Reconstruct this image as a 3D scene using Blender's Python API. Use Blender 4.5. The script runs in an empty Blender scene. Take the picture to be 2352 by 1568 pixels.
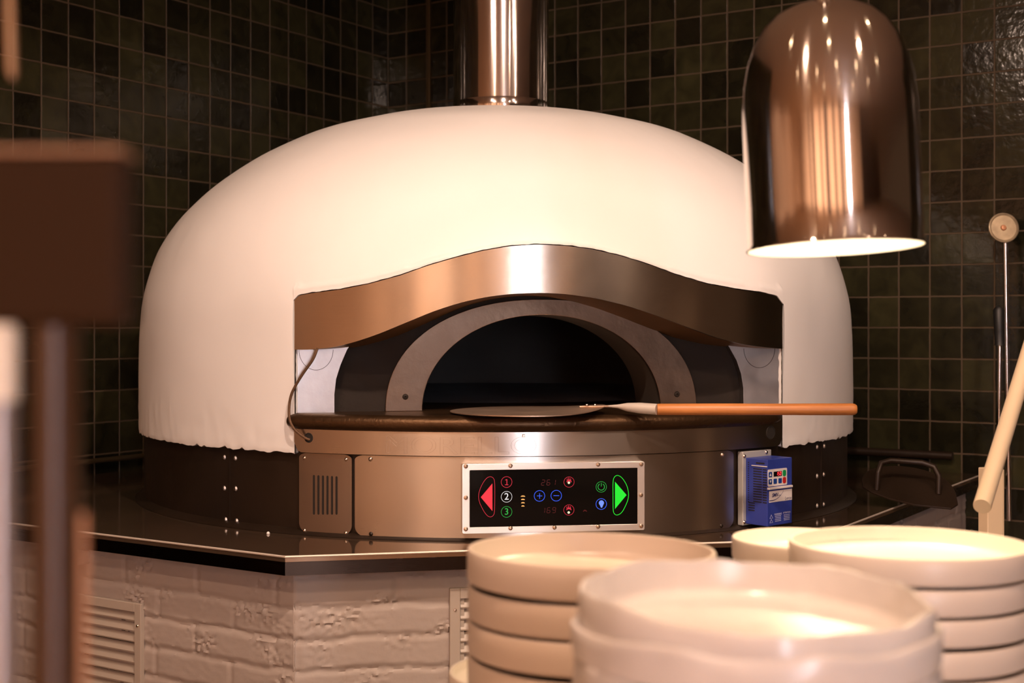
import bpy, bmesh, math, random
from mathutils import Vector, Matrix, noise
random.seed(7)
C = bpy.context.scene.collection
PI = math.pi
F = 3080.0; EYE = 1.41; HZ = 753.0
OX, OY = -0.044, 3.9            # axis of the round oven
ALF = math.radians(8.4)         # the mouth faces a little to the right
WT = EYE - 0.46                 # worktop height

# ---------------------------------------------------------------- measuring
def ray(px, py): return Vector(((px-1176)/F, 1.0, (HZ-py)/F))
def at(px, py, y):
    d = ray(px, py)*y; return Vector((d.x, d.y, d.z+EYE))
def on_cyl(px, py, r):
    d = ray(px, py); a = d.x*d.x+1; b = -2*(d.x*OX+OY); c = OX*OX+OY*OY-r*r
    t = (-b-math.sqrt(max(b*b-4*a*c, 0)))/(2*a)
    return math.atan2(d.x*t-OX, OY-t), EYE+d.z*t
def cyl(th, z, r): return Vector((OX+r*math.sin(th), OY-r*math.cos(th), z))

class Frame:
    """a flat face: origin, direction along it, outward normal"""
    def __init__(s, o, x, n): s.o = Vector(o); s.x = Vector(x).normalized(); s.n = Vector(n).normalized(); s.z = s.n.cross(s.x).normalized()
    def p(s, a, b, d=0.0): return s.o + s.x*a + s.z*b + s.n*d
    def px(s, px, py):
        d = ray(px, py); c = Vector((0, 0, EYE)); t = (s.o-c).dot(s.n)/d.dot(s.n); q = c+d*t-s.o
        return q.dot(s.x), q.dot(s.z)
def chord(p, al=ALF):
    n = Vector((math.sin(al), -math.cos(al), 0)); x = Vector((math.cos(al), math.sin(al), 0))
    return Frame(Vector((OX, OY, EYE))+n*p, x, n)

# ---------------------------------------------------------------- mesh building
class MB:
    def __init__(s): s.v = []; s.f = []
    def add(s, vs, fs):
        k = len(s.v); s.v += [Vector(q) for q in vs]; s.f += [tuple(i+k for i in q) for q in fs]; return s
    def box(s, fr, x0, x1, z0, z1, d0, d1):
        vs = [fr.p(a, b, c) for c in (d0, d1) for b in (z0, z1) for a in (x0, x1)]
        return s.add(vs, [(0,1,3,2),(4,6,7,5),(0,4,5,1),(2,3,7,6),(0,2,6,4),(1,5,7,3)])
    def grid(s, P, close=False):
        n = len(P[0]); vs = [q for r in P for q in r]; fs = []
        for i in range(len(P)-1):
            for j in range(n if close else n-1):
                k = (j+1) % n; fs.append((i*n+j, i*n+k, (i+1)*n+k, (i+1)*n+j))
        return s.add(vs, fs)
    def lathe(s, prof, o=(0,0,0), n=48, M=None):
        o = Vector(o); M = M or Matrix.Identity(3)
        P = [[o + M @ Vector((r*math.cos(2*PI*j/n), r*math.sin(2*PI*j/n), h)) for j in range(n)] for r, h in prof]
        return s.grid(P, True)
    def tube(s, pts, r, n=10, caps=True):
        pts = [Vector(q) for q in pts]; rs = r if isinstance(r, (list, tuple)) else [r]*len(pts)
        P = []; up = None
        for i, q in enumerate(pts):
            t = (pts[min(i+1, len(pts)-1)]-pts[max(i-1, 0)]).normalized()
            if up is None: up = Vector((0,0,1)) if abs(t.z) < .9 else Vector((1,0,0))
            a = t.cross(up).normalized(); b = a.cross(t).normalized(); up = b
            P.append([q+(a*math.cos(2*PI*j/n)+b*math.sin(2*PI*j/n))*rs[i] for j in range(n)])
        k = len(s.v); s.grid(P, True)
        if caps:
            s.f.append(tuple(k+j for j in range(n))[::-1]); s.f.append(tuple(k+(len(pts)-1)*n+j for j in range(n)))
        return s
    def disc(s, o, axis, r, t, n=20, r2=None):
        a = Vector(axis).normalized(); o = Vector(o); return s.tube([o, o+a*t], [r, r if r2 is None else r2], n)
    def prism(s, fr, outline, d0, d1):
        n = len(outline); vs = [fr.p(a, b, d0) for a, b in outline]+[fr.p(a, b, d1) for a, b in outline]
        return s.add(vs, [tuple(range(n))[::-1], tuple(range(n, 2*n))]+[(i, (i+1) % n, n+(i+1) % n, n+i) for i in range(n)])
    def band(s, fr, A, B, d0, d1, closed=False):
        """plate between two outlines A and B with the same number of points"""
        n = len(A); vs = [fr.p(a, b, d) for d in (d0, d1) for L in (A, B) for a, b in L]; fs = []
        for i in range(n if closed else n-1):
            j = (i+1) % n
            fs += [(i, j, n+j, n+i), (2*n+i, 3*n+i, 3*n+j, 2*n+j), (i, 2*n+i, 2*n+j, j), (n+i, n+j, 3*n+j, 3*n+i)]
        if not closed: fs += [(0, n, 3*n, 2*n), (n-1, 3*n-1, 4*n-1, 2*n-1)]
        return s.add(vs, fs)
    def arc(s, r0, r1, t0, t1, z0, z1, n=48):
        """curved sheet around the oven axis"""
        P = []
        for i in range(n+1):
            th = t0+(t1-t0)*i/n; zz0 = z0(th) if callable(z0) else z0; zz1 = z1(th) if callable(z1) else z1
            P.append([cyl(th, zz0, r0), cyl(th, zz1, r0), cyl(th, zz1, r1), cyl(th, zz0, r1)])
        k = len(s.v); s.grid(P, True); m = k+n*4
        s.f += [(k, k+1, k+2, k+3), (m+3, m+2, m+1, m)]; return s
    def build(s, name, mat, parent=None, smooth=False, bev=0, origin=None, seg=2):
        root = parent
        while root is not None and root.parent is not None: root = root.parent
        me = bpy.data.meshes.new(name)
        if parent is not None: off = Vector(root.location)
        elif origin is not None: off = Vector(origin)
        elif s.v:
            off = Vector(((min(q.x for q in s.v)+max(q.x for q in s.v))/2, (min(q.y for q in s.v)+max(q.y for q in s.v))/2, min(q.z for q in s.v)))
        else: off = Vector()
        me.from_pydata([q-off for q in s.v], [], s.f)
        bm = bmesh.new(); bm.from_mesh(me); bmesh.ops.recalc_face_normals(bm, faces=bm.faces); bm.to_mesh(me); bm.free()
        me.materials.append(mat)
        o = bpy.data.objects.new(name, me); C.objects.link(o)
        if parent is not None: o.parent = parent
        else: o.location = off
        if smooth:
            me.shade_smooth()
            m = o.modifiers.new('e', 'EDGE_SPLIT'); m.split_angle = math.radians(38)
        if bev:
            m = o.modifiers.new('b', 'BEVEL'); m.width = bev; m.segments = seg; m.limit_method = 'ANGLE'
        return o
def thing(name, label, cat, loc, group=None):
    o = bpy.data.objects.new(name, None); C.objects.link(o); o.location = loc; o.empty_display_size = .05
    o['label'] = label; o['category'] = cat
    if group: o['group'] = group
    return o
def tag(o, label, cat, group=None, kind=None):
    if label: o['label'] = label
    if cat: o['category'] = cat
    if group: o['group'] = group
    if kind: o['kind'] = kind
    return o
def struct(o): o['kind'] = 'structure'; return o
def lab(o, t): o['label'] = t; return o

def glyphs(text, size, outline=0, bold=0, shear=0):
    cu = bpy.data.curves.new('t', 'FONT'); cu.body = text; cu.size = size; cu.align_x = 'CENTER'; cu.align_y = 'CENTER'
    cu.resolution_u = 4; cu.shear = shear
    if outline: cu.fill_mode = 'NONE'; cu.bevel_depth = outline; cu.bevel_resolution = 0
    if bold: cu.offset = bold
    o = bpy.data.objects.new('t', cu); C.objects.link(o)
    dg = bpy.context.evaluated_depsgraph_get(); me = o.evaluated_get(dg).to_mesh()
    vs = [v.co.copy() for v in me.vertices]; fs = [tuple(p.vertices) for p in me.polygons]
    o.evaluated_get(dg).to_mesh_clear(); bpy.data.objects.remove(o)
    return vs, fs
def text_on(mb, fr, text, size, a, b, d, **k):
    vs, fs = glyphs(text, size, **k); mb.add([fr.p(a+v.x, b+v.y, d+v.z) for v in vs], fs); return mb

# ---------------------------------------------------------------- materials
def new_mat(name):
    m = bpy.data.materials.new(name); m.use_nodes = True; nt = m.node_tree
    return m, nt, nt.nodes['Principled BSDF']
def N(nt, t, **k):
    n = nt.nodes.new(t)
    for a, b in k.items():
        if a.startswith('i_'):
            key = a[2:]; n.inputs[int(key) if key.isdigit() else key.replace('_', ' ')].default_value = b
        else: setattr(n, a, b)
    return n
def L(nt, a, b): nt.links.new(a, b)
def mth(nt, op, a, b=None, c=None):
    n = nt.nodes.new('ShaderNodeMath'); n.operation = op
    for i, q in enumerate((a, b, c)):
        if q is None: continue
        if hasattr(q, 'links'): nt.links.new(q, n.inputs[i])
        else: n.inputs[i].default_value = q
    return n.outputs[0]
def plain(name, col, rough=.5, metal=0, spec=.5, bump=0, bscale=60, var=0, vscale=12, stretch=None, aniso=0, coat=0):
    m, nt, b = new_mat(name)
    b.inputs['Base Color'].default_value = (*col, 1); b.inputs['Roughness'].default_value = rough
    b.inputs['Metallic'].default_value = metal; b.inputs['Specular IOR Level'].default_value = spec; b.inputs['Coat Weight'].default_value = coat
    if bump or var:
        tc = N(nt, 'ShaderNodeTexCoord'); mp = N(nt, 'ShaderNodeMapping'); L(nt, tc.outputs['Object'], mp.inputs[0])
        if stretch: mp.inputs['Scale'].default_value = stretch
    if bump:
        nz = N(nt, 'ShaderNodeTexNoise', i_Scale=bscale, i_Detail=6); L(nt, mp.outputs[0], nz.inputs['Vector'])
        bp = N(nt, 'ShaderNodeBump', i_Strength=bump, i_Distance=.002); L(nt, nz.outputs['Fac'], bp.inputs['Height']); L(nt, bp.outputs[0], b.inputs['Normal'])
    if var:
        nz = N(nt, 'ShaderNodeTexNoise', i_Scale=vscale, i_Detail=5); L(nt, mp.outputs[0], nz.inputs['Vector'])
        mx = N(nt, 'ShaderNodeMix', data_type='RGBA'); mx.inputs['A'].default_value = (*[c*(1-var) for c in col], 1); mx.inputs['B'].default_value = (*[min(1, c*(1+var)) for c in col], 1)
        L(nt, nz.outputs['Fac'], mx.inputs['Factor']); L(nt, mx.outputs['Result'], b.inputs['Base Color'])
        r = mth(nt, 'MULTIPLY_ADD', nz.outputs['Fac'], rough*.5, rough*.75); L(nt, r, b.inputs['Roughness'])
    return m
def glow(name, col, s):
    m, nt, b = new_mat(name); b.inputs['Base Color'].default_value = (0, 0, 0, 1)
    b.inputs['Emission Color'].default_value = (*col, 1); b.inputs['Emission Strength'].default_value = s; return m

def brushed(name, col, rough=.3, scratches=True):
    m, nt, b = new_mat(name); b.inputs['Metallic'].default_value = 1; b.inputs['Base Color'].default_value = (*col, 1)
    tc = N(nt, 'ShaderNodeTexCoord'); mp = N(nt, 'ShaderNodeMapping'); mp.inputs['Scale'].default_value = (3, 3, 400); L(nt, tc.outputs['Object'], mp.inputs[0])
    nz = N(nt, 'ShaderNodeTexNoise', i_Scale=3.0, i_Detail=4); L(nt, mp.outputs[0], nz.inputs['Vector'])
    b.inputs['Anisotropic'].default_value = .8; b.inputs['Anisotropic Rotation'].default_value = .25
    tg = N(nt, 'ShaderNodeTangent', direction_type='RADIAL', axis='Z'); L(nt, tg.outputs[0], b.inputs['Tangent'])
    bl = N(nt, 'ShaderNodeTexNoise', i_Scale=9.0, i_Detail=5, i_Distortion=.5); L(nt, tc.outputs['Object'], bl.inputs['Vector'])
    r = mth(nt, 'ADD', mth(nt, 'MULTIPLY', nz.outputs['Fac'], .06), mth(nt, 'MULTIPLY_ADD', bl.outputs['Fac'], .10, rough-.08)); L(nt, r, b.inputs['Roughness'])
    bp = N(nt, 'ShaderNodeBump', i_Strength=.12, i_Distance=.0004); L(nt, nz.outputs['Fac'], bp.inputs['Height']); L(nt, bp.outputs[0], b.inputs['Normal'])
    return m

def tile_mat(name, offu, offv):
    m, nt, b = new_mat(name)
    tc = N(nt, 'ShaderNodeTexCoord'); sx = N(nt, 'ShaderNodeSeparateXYZ'); L(nt, tc.outputs['Object'], sx.inputs[0])
    wob = N(nt, 'ShaderNodeTexNoise', i_Scale=26.0, i_Detail=2); L(nt, tc.outputs['Object'], wob.inputs['Vector'])
    w = mth(nt, 'MULTIPLY_ADD', wob.outputs['Fac'], .03, -.015)
    u = mth(nt, 'ADD', mth(nt, 'MULTIPLY_ADD', sx.outputs['X'], 10.0, offu), w); v = mth(nt, 'ADD', mth(nt, 'MULTIPLY_ADD', sx.outputs['Z'], 10.0, offv), w)
    fu = mth(nt, 'FRACT', u); fv = mth(nt, 'FRACT', v)
    e = mth(nt, 'MINIMUM', mth(nt, 'MINIMUM', fu, mth(nt, 'SUBTRACT', 1.0, fu)), mth(nt, 'MINIMUM', fv, mth(nt, 'SUBTRACT', 1.0, fv)))
    mr = N(nt, 'ShaderNodeMapRange', interpolation_type='SMOOTHSTEP'); mr.inputs['From Min'].default_value = .016; mr.inputs['From Max'].default_value = .034; L(nt, e, mr.inputs['Value'])
    cv = N(nt, 'ShaderNodeCombineXYZ'); L(nt, mth(nt, 'FLOOR', u), cv.inputs[0]); L(nt, mth(nt, 'FLOOR', v), cv.inputs[1])
    wn = N(nt, 'ShaderNodeTexWhiteNoise', noise_dimensions='2D'); L(nt, cv.outputs[0], wn.inputs['Vector'])
    sc = N(nt, 'ShaderNodeSeparateColor'); L(nt, wn.outputs['Color'], sc.inputs[0])
    cl = N(nt, 'ShaderNodeTexNoise', i_Scale=14.0, i_Detail=4, i_Distortion=.8); L(nt, tc.outputs['Object'], cl.inputs['Vector'])
    k = mth(nt, 'ADD', mth(nt, 'MULTIPLY', wn.outputs['Value'], .65), mth(nt, 'MULTIPLY_ADD', cl.outputs['Fac'], .9, -.28))
    cr = N(nt, 'ShaderNodeValToRGB'); cr.color_ramp.elements[0].color = (.0085, .0075, .004, 1); cr.color_ramp.elements[0].position = .15
    cr.color_ramp.elements[1].color = (.040, .037, .0155, 1); cr.color_ramp.elements[1].position = .95
    x = cr.color_ramp.elements.new(.5); x.color = (.019, .0172, .0078, 1); L(nt, k, cr.inputs[0])
    mx = N(nt, 'ShaderNodeMix', data_type='RGBA'); L(nt, mr.outputs[0], mx.inputs['Factor']); mx.inputs['A'].default_value = (.085, .058, .033, 1); L(nt, cr.outputs[0], mx.inputs['B'])
    L(nt, mx.outputs['Result'], b.inputs['Base Color'])
    L(nt, mth(nt, 'MULTIPLY_ADD', mr.outputs[0], -.62, .75), b.inputs['Roughness'])
    tilt = mth(nt, 'ADD', mth(nt, 'MULTIPLY', mth(nt, 'SUBTRACT', fu, .5), mth(nt, 'SUBTRACT', sc.outputs[0], .5)), mth(nt, 'MULTIPLY', mth(nt, 'SUBTRACT', fv, .5), mth(nt, 'SUBTRACT', sc.outputs[1], .5)))
    lump = N(nt, 'ShaderNodeTexNoise', i_Scale=38.0, i_Detail=3); L(nt, tc.outputs['Object'], lump.inputs['Vector'])
    h = mth(nt, 'ADD', mth(nt, 'MULTIPLY', mr.outputs[0], 1.0), mth(nt, 'ADD', mth(nt, 'MULTIPLY', tilt, 1.6), mth(nt, 'MULTIPLY', lump.outputs['Fac'], .55)))
    b.inputs['Specular IOR Level'].default_value = .36
    bp = N(nt, 'ShaderNodeBump', i_Strength=.75, i_Distance=.0022); L(nt, h, bp.inputs['Height']); L(nt, bp.outputs[0], b.inputs['Normal'])
    return m

M = {}
M['plaster'] = plain('oven_plaster', (.83, .815, .79), .42, spec=.35, bump=.25, bscale=9, var=.02, vscale=5)
M['steel'] = brushed('brushed_steel', (.60, .555, .51), .30)
M['steel_dull'] = brushed('dull_steel', (.50, .45, .41), .42)
M['steel_bright'] = brushed('bright_steel_frame', (.80, .76, .72), .38)
M['plate_metal'] = plain('worn_aluminium', (.40, .385, .375), .36, metal=1, bump=.3, bscale=30, var=.3, vscale=14)
M['iron'] = plain('blackened_iron', (.024, .014, .008), .42, metal=.3, bump=.4, bscale=22, var=.4, vscale=7)
M['iron_in'] = plain('sooty_iron', (.022, .016, .012), .65, spec=.25, metal=.1, bump=.5, bscale=40, var=.3, vscale=14)
M['roll'] = plain('brown_seasoned_steel', (.085, .047, .022), .36, metal=.8, bump=.5, bscale=120, var=.3, vscale=10)
M['chrome'] = plain('polished_chrome', (.74, .68, .63), .045, metal=1, bump=.05, bscale=7)
M['flue'] = plain('polished_flue_steel', (.66, .60, .56), .08, metal=1, bump=.18, bscale=5, stretch=(1, 1, .25))
def aniso(m, rough, an):
    nt = m.node_tree; b = nt.nodes['Principled BSDF']; tg = nt.nodes.new('ShaderNodeTangent'); tg.direction_type = 'RADIAL'; tg.axis = 'Z'
    nt.links.new(tg.outputs[0], b.inputs['Tangent']); b.inputs['Anisotropic'].default_value = an; b.inputs['Roughness'].default_value = rough; b.inputs['Anisotropic Rotation'].default_value = .25
aniso(M['chrome'], .10, .85); aniso(M['flue'], .11, .55)
M['worktop'] = plain('glossy_dark_worktop', (.19, .125, .08), .09, metal=.75, bump=.06, bscale=14, var=.25, vscale=5)
M['edge'] = brushed('worktop_edge_steel', (.028, .018, .013), .26)
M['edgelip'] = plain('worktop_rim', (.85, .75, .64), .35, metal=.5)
M['stone'] = plain('sooty_stone', (.26, .27, .30), .8, bump=.5, bscale=25, var=.25, vscale=8)
M['soot'] = plain('sooty_chamber', (.12, .115, .11), .8, bump=.6, bscale=12, var=.4, vscale=6)
M['black'] = plain('black_glass', (.004, .0035, .0035), .10, spec=.12)
M['blackp'] = plain('black_plastic', (.012, .012, .012), .45)
M['wood'] = plain('oiled_beech', (.50, .19, .05), .40, bump=.25, bscale=30, var=.55, vscale=16, stretch=(.25, 3, 3))
M['ferrule'] = plain('pale_ferrule', (.72, .66, .58), .45, metal=.3, var=.1)
M['blade'] = plain('peel_blade_steel', (.66, .50, .38), .42, metal=.9, var=.12)
M['blue'] = plain('blue_plastic', (.028, .050, .30), .38, bump=.1, bscale=200)
M['blueb'] = plain('blue_key', (.01, .05, .25), .4)
M['grey'] = plain('grey_cast', (.50, .49, .46), .5, metal=.35, var=.1)
M['label'] = plain('white_label', (.74, .70, .68), .45)
M['navy'] = plain('navy_ink', (.012, .014, .12), .5)
M['green'] = plain('green_key', (.01, .32, .08), .4)
M['red'] = plain('red_key', (.5, .02, .02), .4)
M['ink'] = plain('pale_blue_print', (.35, .38, .62), .5)
M['brickpaint'] = plain('painted_brick', (.38, .32, .28), .5, spec=.4, bump=.25, bscale=70, var=.04)
M['grille'] = plain('cream_grille_paint', (.40, .34, .28), .4)
M['cream'] = plain('cream_paint', (.64, .50, .33), .42)
M['plateA'] = plain('oatmeal_stoneware', (.53, .44, .37), .33, spec=.5, var=.03)
M['plateB'] = plain('white_stoneware', (.66, .58, .51), .3, spec=.5, var=.03)
M['plateC'] = plain('grey_white_glaze', (.74, .70, .67), .22, spec=.6, var=.1, vscale=30, bump=.3, bscale=14)
M['platefoot'] = plain('unglazed_foot', (.30, .22, .15), .8)
M['brown'] = plain('dark_brown_case', (.030, .011, .002), .6, spec=.15)
M['brownt'] = plain('brown_case_lit_top', (.42, .22, .12), .4)  # paler than the case: light on its top put into the colour
M['brownp'] = plain('brown_post', (.06, .027, .011), .35)
M['greym'] = plain('grey_metal_rod', (.42, .36, .34), .3, metal=.6)
M['whitem'] = plain('white_collar', (.85, .76, .64), .4)
M['copper'] = plain('copper_strip', (.6, .28, .14), .35, metal=.3)
M['brass'] = plain('brass_rod', (.55, .32, .16), .35, metal=.4)
M['cable'] = plain('braided_cable', (.13, .07, .035), .5, metal=.4, bump=.8, bscale=400)
M['white'] = plain('white_enamel', (.92, .88, .80), .5)
M['ceil'] = plain('warm_ceiling', (.40, .30, .22), .8)
M['floor'] = plain('pale_wood_floor', (.42, .29, .19), .45, var=.2)
M['tileL'] = tile_mat('green_tiles_left', -.05, 0); M['tileR'] = tile_mat('green_tiles_right', .08, 0)
M['screw'] = plain('screw_steel', (.75, .62, .50), .25, metal=1)
M['dark'] = plain('dark_gap', (.012, .008, .005), .8)
M['bronze'] = plain('bronze_trim', (.10, .07, .035), .45, metal=.6)

# ---------------------------------------------------------------- room shell
CR = Vector((-.505, 5.487, 0))
DL = Vector((-.538, -.843, 0)).normalized(); DR = Vector((.843, -.538, 0)).normalized()
ZT = 3.05
zline = EYE+(HZ-247)/F*5.487       # a grout line
def wall(name, o, d, n, x0, x1, mat, z1=ZT):
    me = bpy.data.meshes.new(name); bm = bmesh.new()
    vs = [bm.verts.new(q) for q in ((x0, 0, 0), (x1, 0, 0), (x1, 0, z1), (x0, 0, z1), (x0, -.1, 0), (x1, -.1, 0), (x1, -.1, z1), (x0, -.1, z1))]
    for f in ((0,1,2,3),(4,7,6,5),(0,4,5,1),(3,2,6,7),(0,3,7,4),(1,5,6,2)): bm.faces.new([vs[i] for i in f])
    bmesh.ops.recalc_face_normals(bm, faces=bm.faces); bm.to_mesh(me); bm.free(); me.materials.append(mat)
    ob = bpy.data.objects.new(name, me); C.objects.link(ob)
    z = Vector((0, 0, 1)); y = Vector(n)
    ob.matrix_world = Matrix(((d.x, y.x, 0, o.x), (d.y, y.y, 0, o.y), (0, 0, 1, o.z), (0, 0, 0, 1)))
    return struct(ob)
nL = Vector((.843, -.538, 0)).normalized(); nR = Vector((-.538, -.843, 0)).normalized()
wall('wall_left', CR+Vector((0, 0, zline-2.3)), DL, nL, 0, 4.2, M['tileL'], ZT-zline+2.3)
wall('wall_right', CR+Vector((0, 0, zline-2.3)), DR, nR, 0, 5.6, M['tileR'], ZT-zline+2.3)
fl = MB().add([(-6, -5, 0), (7, -5, 0), (7, 7, 0), (-6, 7, 0), (-6, -5, -.1), (7, -5, -.1), (7, 7, -.1), (-6, 7, -.1)], [(0,1,2,3),(4,7,6,5),(0,4,5,1),(1,5,6,2),(2,6,7,3),(3,7,4,0)])
struct(fl.build('floor', M['floor']))
ce = MB().add([(-6, -5, ZT), (7, -5, ZT), (7, 7, ZT), (-6, 7, ZT), (-6, -5, ZT+.1), (7, -5, ZT+.1), (7, 7, ZT+.1), (-6, 7, ZT+.1)], [(0,1,2,3),(4,7,6,5),(0,4,5,1),(1,5,6,2),(2,6,7,3),(3,7,4,0)])
struct(ce.build('ceiling', M['ceil']))
# dining room behind the camera: piers and dark bands shaped for reflections, one bright window
FB = Frame((0, -3.2, 0), (-1, 0, 0), (0, 1, 0))   # x runs to the left here
pm = plain('dining_wall', (.66, .50, .38), .7, var=.15, vscale=2)
dk = plain('dark_joinery', (.06, .03, .018), .5)
wb = MB()
for x0, x1 in ((-2.6, -1.14), (-.92, -.45), (-.2, .28), (.5, 1.05), (1.5, 1.9), (2.1, 2.9), (3.3, 3.6), (3.9, 6)): wb.box(FB, x0, x1, 0, ZT, -.1, 0)
struct(wb.build('wall_back', pm))
wd = MB()
for x0, x1 in ((-6, -2.6), (-.45, -.2), (.28, .5), (1.05, 1.5), (1.9, 2.1), (2.9, 3.3), (3.6, 3.9)): wd.box(FB, x0, x1, 0, ZT, -.12, -.04)
wd.box(FB, -1.14, -.92, 0, .25, -.1, -.04); wd.box(FB, -1.14, -.92, 2.75, ZT, -.1, -.04)
struct(wd.build('trim_1', dk))
struct(MB().box(Frame((-6, 0, 0), (0, 1, 0), (1, 0, 0)), -3.2, 2.4, 0, ZT, -.1, 0).build('wall_added_left', pm))  # unseen wall added to give the chrome a wider bright reflection
wn = MB().box(FB, -1.13, -.93, .26, 2.74, -.08, -.05); struct(wn.build('window_1', glow('daylight_pane', (.90, .88, 1.0), 40.0)))

# bronze bar and pipes on the walls
FRt = Frame(CR, DR, nR); FLt = Frame(CR, -DL, nL)
struct(MB().box(FRt, .198, .216, WT, ZT, 0, .012).build('trim_2', M['bronze'], bev=.002))
o = MB().tube([FRt.p(1.05, WT+.055, .025), FRt.p(2.27, WT+.055, .025)], .013, 12).build('wall_pipe', M['iron'], smooth=True)
tag(o, 'blackened pipe running low along the tiles to the right of the oven', 'pipe')
o = MB().tube([FLt.p(-1.15, WT+.045, .025), FLt.p(-1.75, WT+.045, .025), FLt.p(-2.6, WT+.045, .025)], .008, 12).build('wall_pipe', M['bronze'], smooth=True)
tag(o, 'thin metal pipe running low along the tiles to the left of the oven', 'pipe')

# ---------------------------------------------------------------- plinth, worktop
DF = Vector((math.cos(math.radians(11.2)), math.sin(math.radians(11.2)), 0))
A = Vector((-.4575, 2.704, 0)); B = A+DF*1.13
def to_wall(p, d, o, n):            # along d until wall (o, n)
    return p+d*((o-p).dot(n)/d.dot(n))
AL = to_wall(A, -nL, CR, nL); BR = to_wall(B, -nR, CR, nR)
eps = .004
def poly_block(pts, z0, z1, mb=None):
    mb = mb or MB(); n = len(pts)
    vs = [(p.x, p.y, z0) for p in pts]+[(p.x, p.y, z1) for p in pts]
    return mb.add(vs, [tuple(range(n))[::-1], tuple(range(n, 2*n))]+[(i, (i+1) % n, n+(i+1) % n, n+i) for i in range(n)])
ctr = Vector((OX, OY, 0))
ext = nR*-1
LL = AL+nL*eps; RR = BR+nR*eps; CC = CR+nL*eps+nR*eps
wt = thing('worktop', 'glossy dark steel worktop with a folded front edge carrying the white oven', 'worktop', (OX, OY, WT-.04))
# extend worktop along both walls
AL2 = A; 
poly_block([LL, A, B, RR, CC], WT-.012, WT).build('top', M['worktop'], wt)
ed = MB()
for P, Q in ((LL, A), (A, B), (B, RR)):
    d = (Q-P).normalized(); n = Vector((d.y, -d.x, 0)); fr = Frame(P, d, n); ln = (Q-P).length
    ed.box(fr, 0, ln, WT-.0395, WT-.0125, -.015, 0)
ed.build('front_edge', M['edge'], wt)
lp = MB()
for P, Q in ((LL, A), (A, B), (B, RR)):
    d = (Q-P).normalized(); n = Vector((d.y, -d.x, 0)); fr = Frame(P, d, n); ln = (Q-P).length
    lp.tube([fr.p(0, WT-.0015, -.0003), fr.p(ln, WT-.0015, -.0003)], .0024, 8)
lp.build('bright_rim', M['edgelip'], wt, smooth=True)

INS = .045
def brick_face(P, Q, ph):
    """one face of the painted brick plinth as a sculpted grid"""
    d = (Q-P).normalized(); n = Vector((d.y, -d.x, 0)); fr = Frame(P-n*INS, d, n); ln = (Q-P).length
    nx = int(ln/.0045); z0, z1 = .30, WT-.0396; nz = int((z1-z0)/.0045); G = []
    for j in range(nz+1):
        z = z0+(z1-z0)*j/nz; row = []
        for i in range(nx+1):
            x = ln*i/nx; w = noise.noise(Vector((x*9, z*9, ph)))*.006
            v = (z-z1+.078+w+.004*noise.noise(Vector((x*25, z*5, 3+ph))))/.0655; k = math.floor(v); fv = v-k
            u = (x+ph)/.228+(.5 if k % 2 else 0)+.12*noise.noise(Vector((k*3.1, ph, 0))); fu = u-math.floor(u); iu = math.floor(u)
            ev = min(fv, 1-fv)*.0655; eu = min(fu, 1-fu)*.228
            g = min(1, max(0, (ev-.0035)/.006)); g2 = min(1, max(0, (eu-.003)/.007)); g = g*g*(3-2*g); g2 = g2*g2*(3-2*g2)
            lum = noise.noise(Vector((k*5.3, iu*2.7, ph)))*.0025
            rough = max(0, noise.noise(Vector((x*11+k*7, z*13, 8+ph)))-.12)*2.2
            hh = .0048*(1-(1-g)*(.75+.25*noise.noise(Vector((x*14, z*14, 5)))))-.0022*(1-g2)+lum+.0006*noise.noise(Vector((x*60, z*90, 1)))+rough*.0065*noise.noise(Vector((x*120, z*150, 2)))
            if i == nx or i == 0: hh = min(hh, .004)
            row.append(fr.p(x, z, hh-.008))
        G.append(row)
    return G, fr, ln
pl = thing('brick_plinth', 'white painted rough brick plinth under the oven worktop', 'plinth', (OX, OY, 0))
iL = LL+nR*0; 
Ai = A; corners = [LL, A, B, RR]
G, FL, lenL = brick_face(LL-nR*0, A+(-nL*0), 3.1)
# inset the ends so that neighbouring faces meet
def inset_corner(P, Q, R):
    d1 = (Q-P).normalized(); d2 = (R-Q).normalized(); n1 = Vector((d1.y, -d1.x, 0)); n2 = Vector((d2.y, -d2.x, 0))
    m = (n1+n2).normalized(); return Q-m*(INS/m.dot(n1))
Ac = inset_corner(LL, A, B); Bc = inset_corner(A, B, RR)
nLf = Vector(((A-LL).normalized().y, -(A-LL).normalized().x, 0)); nFf = Vector((DF.y, -DF.x, 0)); nRf = Vector(((RR-B).normalized().y, -(RR-B).normalized().x, 0))
mb = MB()
G, FL, lenL = brick_face(LL, Ac+nLf*INS, 3.1); mb.grid(G)
G, FF, lenF = brick_face(Ac+nFf*INS, Bc+nFf*INS, 1.37); mb.grid(G)
G, FR, lenR = brick_face(Bc+nRf*INS, RR, 5.2); mb.grid(G)
ob = mb.build('brick_face', M['brickpaint'], pl, smooth=True)
poly_block([LL-nLf*(INS+.02)+nL*.03, Ac-(nLf+nFf)*.02, Bc-(nRf+nFf)*.02, RR-nRf*(INS+.02)+nR*.03], 0, WT-.045).build('core', M['brickpaint'], pl)

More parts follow.
